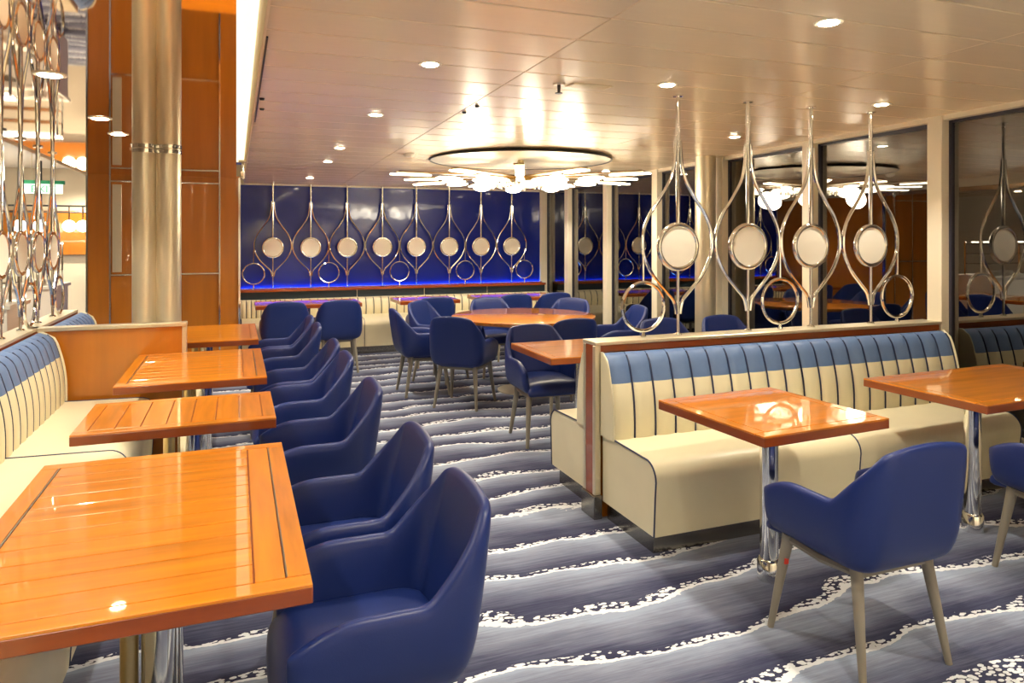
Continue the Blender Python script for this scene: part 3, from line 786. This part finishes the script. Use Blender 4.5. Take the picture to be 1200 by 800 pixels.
for k in range(NA):
    a = 2 * PI * k / NA + 0.13
    sc = 1.0 if k % 2 == 0 else 0.86
    for o in (armm, glass_arm, outer, crysm):
        if k == 0: o.rotation_euler = (0, 0, a)
        else: share(o, ch, None, (0, 0, a), (sc, 1, 1))
    if k % 2 == 0:
        if k == 0: bulb.rotation_euler = (0, 0, a + 0.2)
        else: share(bulb, ch, None, (0, 0, a + 0.2))
        aa = a + 0.2
        light('POINT', (cx + 0.55 * math.cos(aa), cy + 0.55 * math.sin(aa), 1.97), P_CHAND, color=(1, 0.88, 0.68), shadow_soft_size=0.10)

# ================================================================== BUFFET BEYOND THE LEFT SCREEN
struct(MB().box(-7, -1.345, 13.2, 13.35, 0, 2.7).build('wall_back', 'cream_wall'))
bp_ = tag(MB().box(-5.5, -1.5, 13.12, 13.19, 1.25, 1.95).build('wood_wall_panel', 'wood_wall'), 'wood panel on the far wall behind the globe lamps', 'panel')
def counter(x0, x1, y0, y1, label):
    t = thing('buffet_counter', label, 'counter', ((x0 + x1) / 2, (y0 + y1) / 2, 0), 0, 'buffet counters beyond the left rail')
    hx = (x1 - x0) / 2; hy = (y1 - y0) / 2
    MB().box(-hx + .03, hx - .03, -hy + .03, hy - .03, 0.1, 0.88).build('body', 'white', t)
    MB().box(-hx + .06, hx - .06, -hy + .06, hy - .06, 0.0, 0.1).build('plinth', 'kick', t)
    MB().box(-hx, hx, -hy, hy, 0.88, 0.92).build('worktop', 'white', t, bevel=0.004, seg=1)
    g = MB()
    for k in range(3):
        g.box(-hx + .05, hx - .05, -0.15, 0.15, 1.10 + 0.16 * k, 1.106 + 0.16 * k)
    g.build('glass_shelf', 'glass', t)
    p = MB()
    for sx in (-1, 1):
        for sy in (-0.14, 0.14): p.box(sx * (hx - .05) - .01, sx * (hx - .05) + .01, sy - .01, sy + .01, 0.92, 1.46)
    p.build('shelf_post', 'chrome', t)
    MB().box(-hx + .05, hx - .05, -0.04, 0.04, 1.44, 1.46).build('light_bar', 'glow_globe', t)
    return t
counter(-3.3, -1.9, 7.6, 8.3, 'white buffet counter with lit glass shelves, nearer one')
counter(-3.9, -2.1, 10.4, 11.2, 'white buffet counter with lit glass shelves, farther one')
pl = thing('plate_stack', 'x', 'plates')
pm = MB()
for k in range(9): pm.lathe([(0.05, 0.008 * k), (0.105, 0.008 * k + 0.012), (0.10, 0.008 * k + 0.014)], 20)
pm.build('plates', 'white', pl)['kind'] = 'stuff'
for i, (x, y, l) in enumerate(((-2.1, 7.75, 'stack of white plates on the near buffet counter, right end'), (-2.4, 7.75, 'stack of white plates in the middle of the near buffet counter'), (-2.35, 10.55, 'stack of white plates on the far buffet counter'))):
    o = pl if i == 0 else dup(pl, (0, 0, 0)); o.location = (x, y, 0.92); o['label'] = l; o['group'] = 'plate stacks on the buffet'
# black pipe frame and globes
gf = thing('lamp_frame', 'black pipe frame carrying the white globe lamps beyond the rail', 'lamp frame', (0, 0, 0))
MB().tube([(-4.2, 11.9, 1.98), (-1.75, 11.9, 1.98)], 0.013, 6).tube([(-4.2, 12.2, 1.90), (-1.75, 12.2, 1.90)], 0.013, 6).build('pipe', 'black', gf)
MB().tube([(-3.6, 11.9, 2.62), (-3.6, 11.9, 1.9)], 0.013, 6).tube([(-2.6, 11.9, 2.62), (-2.6, 11.9, 1.98)], 0.013, 6).tube([(-1.75, 11.9, 1.98), (-1.75, 11.9, 1.86)], 0.013, 6).build('drop_pipe', 'black', gf)
gl0 = thing('globe_lamp', 'x', 'lamp')
MB().ellipsoid((0, 0, 0), (0.085, 0.085, 0.085), 20, 12).build('globe', 'glow_globe', gl0, smooth=True)
MB().cyl((0, 0, 0.08), (0, 0, 0.285), 0.008, n=8).build('stem', 'black', gl0)
def left_at(u, y): return y * math.tan(TH + math.atan((u - 600) / 833))
for i, u in enumerate((23, 47, 81, 97)):
    o = gl0 if i == 0 else dup(gl0, (0, 0, 0)); o.location = (left_at(u, 11.9), 11.9, 1.69)
    o['label'] = ['white globe lamp beyond the rail, leftmost', 'white globe lamp beyond the rail, second from the left', 'white globe lamp beyond the rail, third from the left', 'white globe lamp closest to the wood wall'][i]; o['group'] = 'globe lamps beyond the rail'
# exit sign
ex = thing('exit_sign', 'pale ceiling sign with green lettering seen between the left hoops', 'sign', (left_at(51, 9.6), 9.6, 2.10))
MB().box(-0.19, 0.19, -0.015, 0.015, -0.065, 0.045).build('sign_panel', 'sign', ex)
MB().box(-0.21, 0.21, -0.03, 0.03, 0.045, 0.085).build('housing', 'green', ex)
MB().box(-0.12, -0.11, -0.005, 0.005, 0.085, 0.55).box(0.11, 0.12, -0.005, 0.005, 0.085, 0.55).build('hanger', 'steel', ex)
tx = bpy.data.curves.new('lettering', 'FONT'); tx.body = 'EXIT'; tx.size = 0.12; tx.align_x = 'CENTER'; tx.extrude = 0.002
tmp = bpy.data.objects.new('lettering', tx); COL.objects.link(tmp)
dg = bpy.context.evaluated_depsgraph_get(); me = bpy.data.meshes.new_from_object(tmp.evaluated_get(dg)); COL.objects.unlink(tmp); bpy.data.objects.remove(tmp)
lt = bpy.data.objects.new('lettering', me); me.materials.clear(); me.materials.append(M['green']); COL.objects.link(lt); lt.parent = ex
lt.location = (0, -0.018, -0.055); lt.rotation_euler = (PI / 2, 0, 0)
for k, (x, y) in enumerate(((-2.6, 6.0), (-2.4, 8.8), (-3.4, 10.8), (-3.0, 3.0), (-2.2, 12.4))):
    o = dup(dl, (x, y, 2.62), 0, ['buffet downlight before the near counter', 'buffet downlight just behind the near counter', 'buffet downlight over the far counter', 'buffet downlight left of the hoops, outside the frame', 'buffet downlight close to the far wood panel'][k], 'buffet downlights')
    light('SPOT', (x, y, 2.59), P_BUFFET, color=(1, 0.9, 0.72), spot_size=math.radians(140), spot_blend=0.7, shadow_soft_size=0.08)
# lamps on the shore, seen through the far windows
sl = None
for i, (x, y, z) in enumerate(((22, 36, 2.6), (23.3, 36.5, 2.9), (24.5, 36, 2.5), (25.8, 36.8, 2.8), (27, 36, 2.55), (29, 37, 2.7), (31, 37, 2.4))):
    if sl is None:
        sl = thing('deck_lamp', 'x', 'lamp'); MB().ellipsoid((0, 0, 0), (0.16, 0.16, 0.12), 10, 6).build('bulb', 'city_blue', sl); MB().cyl((0, 0, -3), (0, 0, -0.1), 0.03).build('pole', 'black', sl); o = sl
    else: o = dup(sl, (0, 0, 0))
    o.location = (x, y, z); o['label'] = '%s small blue lamp from the left outside in the dark, beyond the far windows' % ords[i]; o['group'] = 'blue lamps outside'
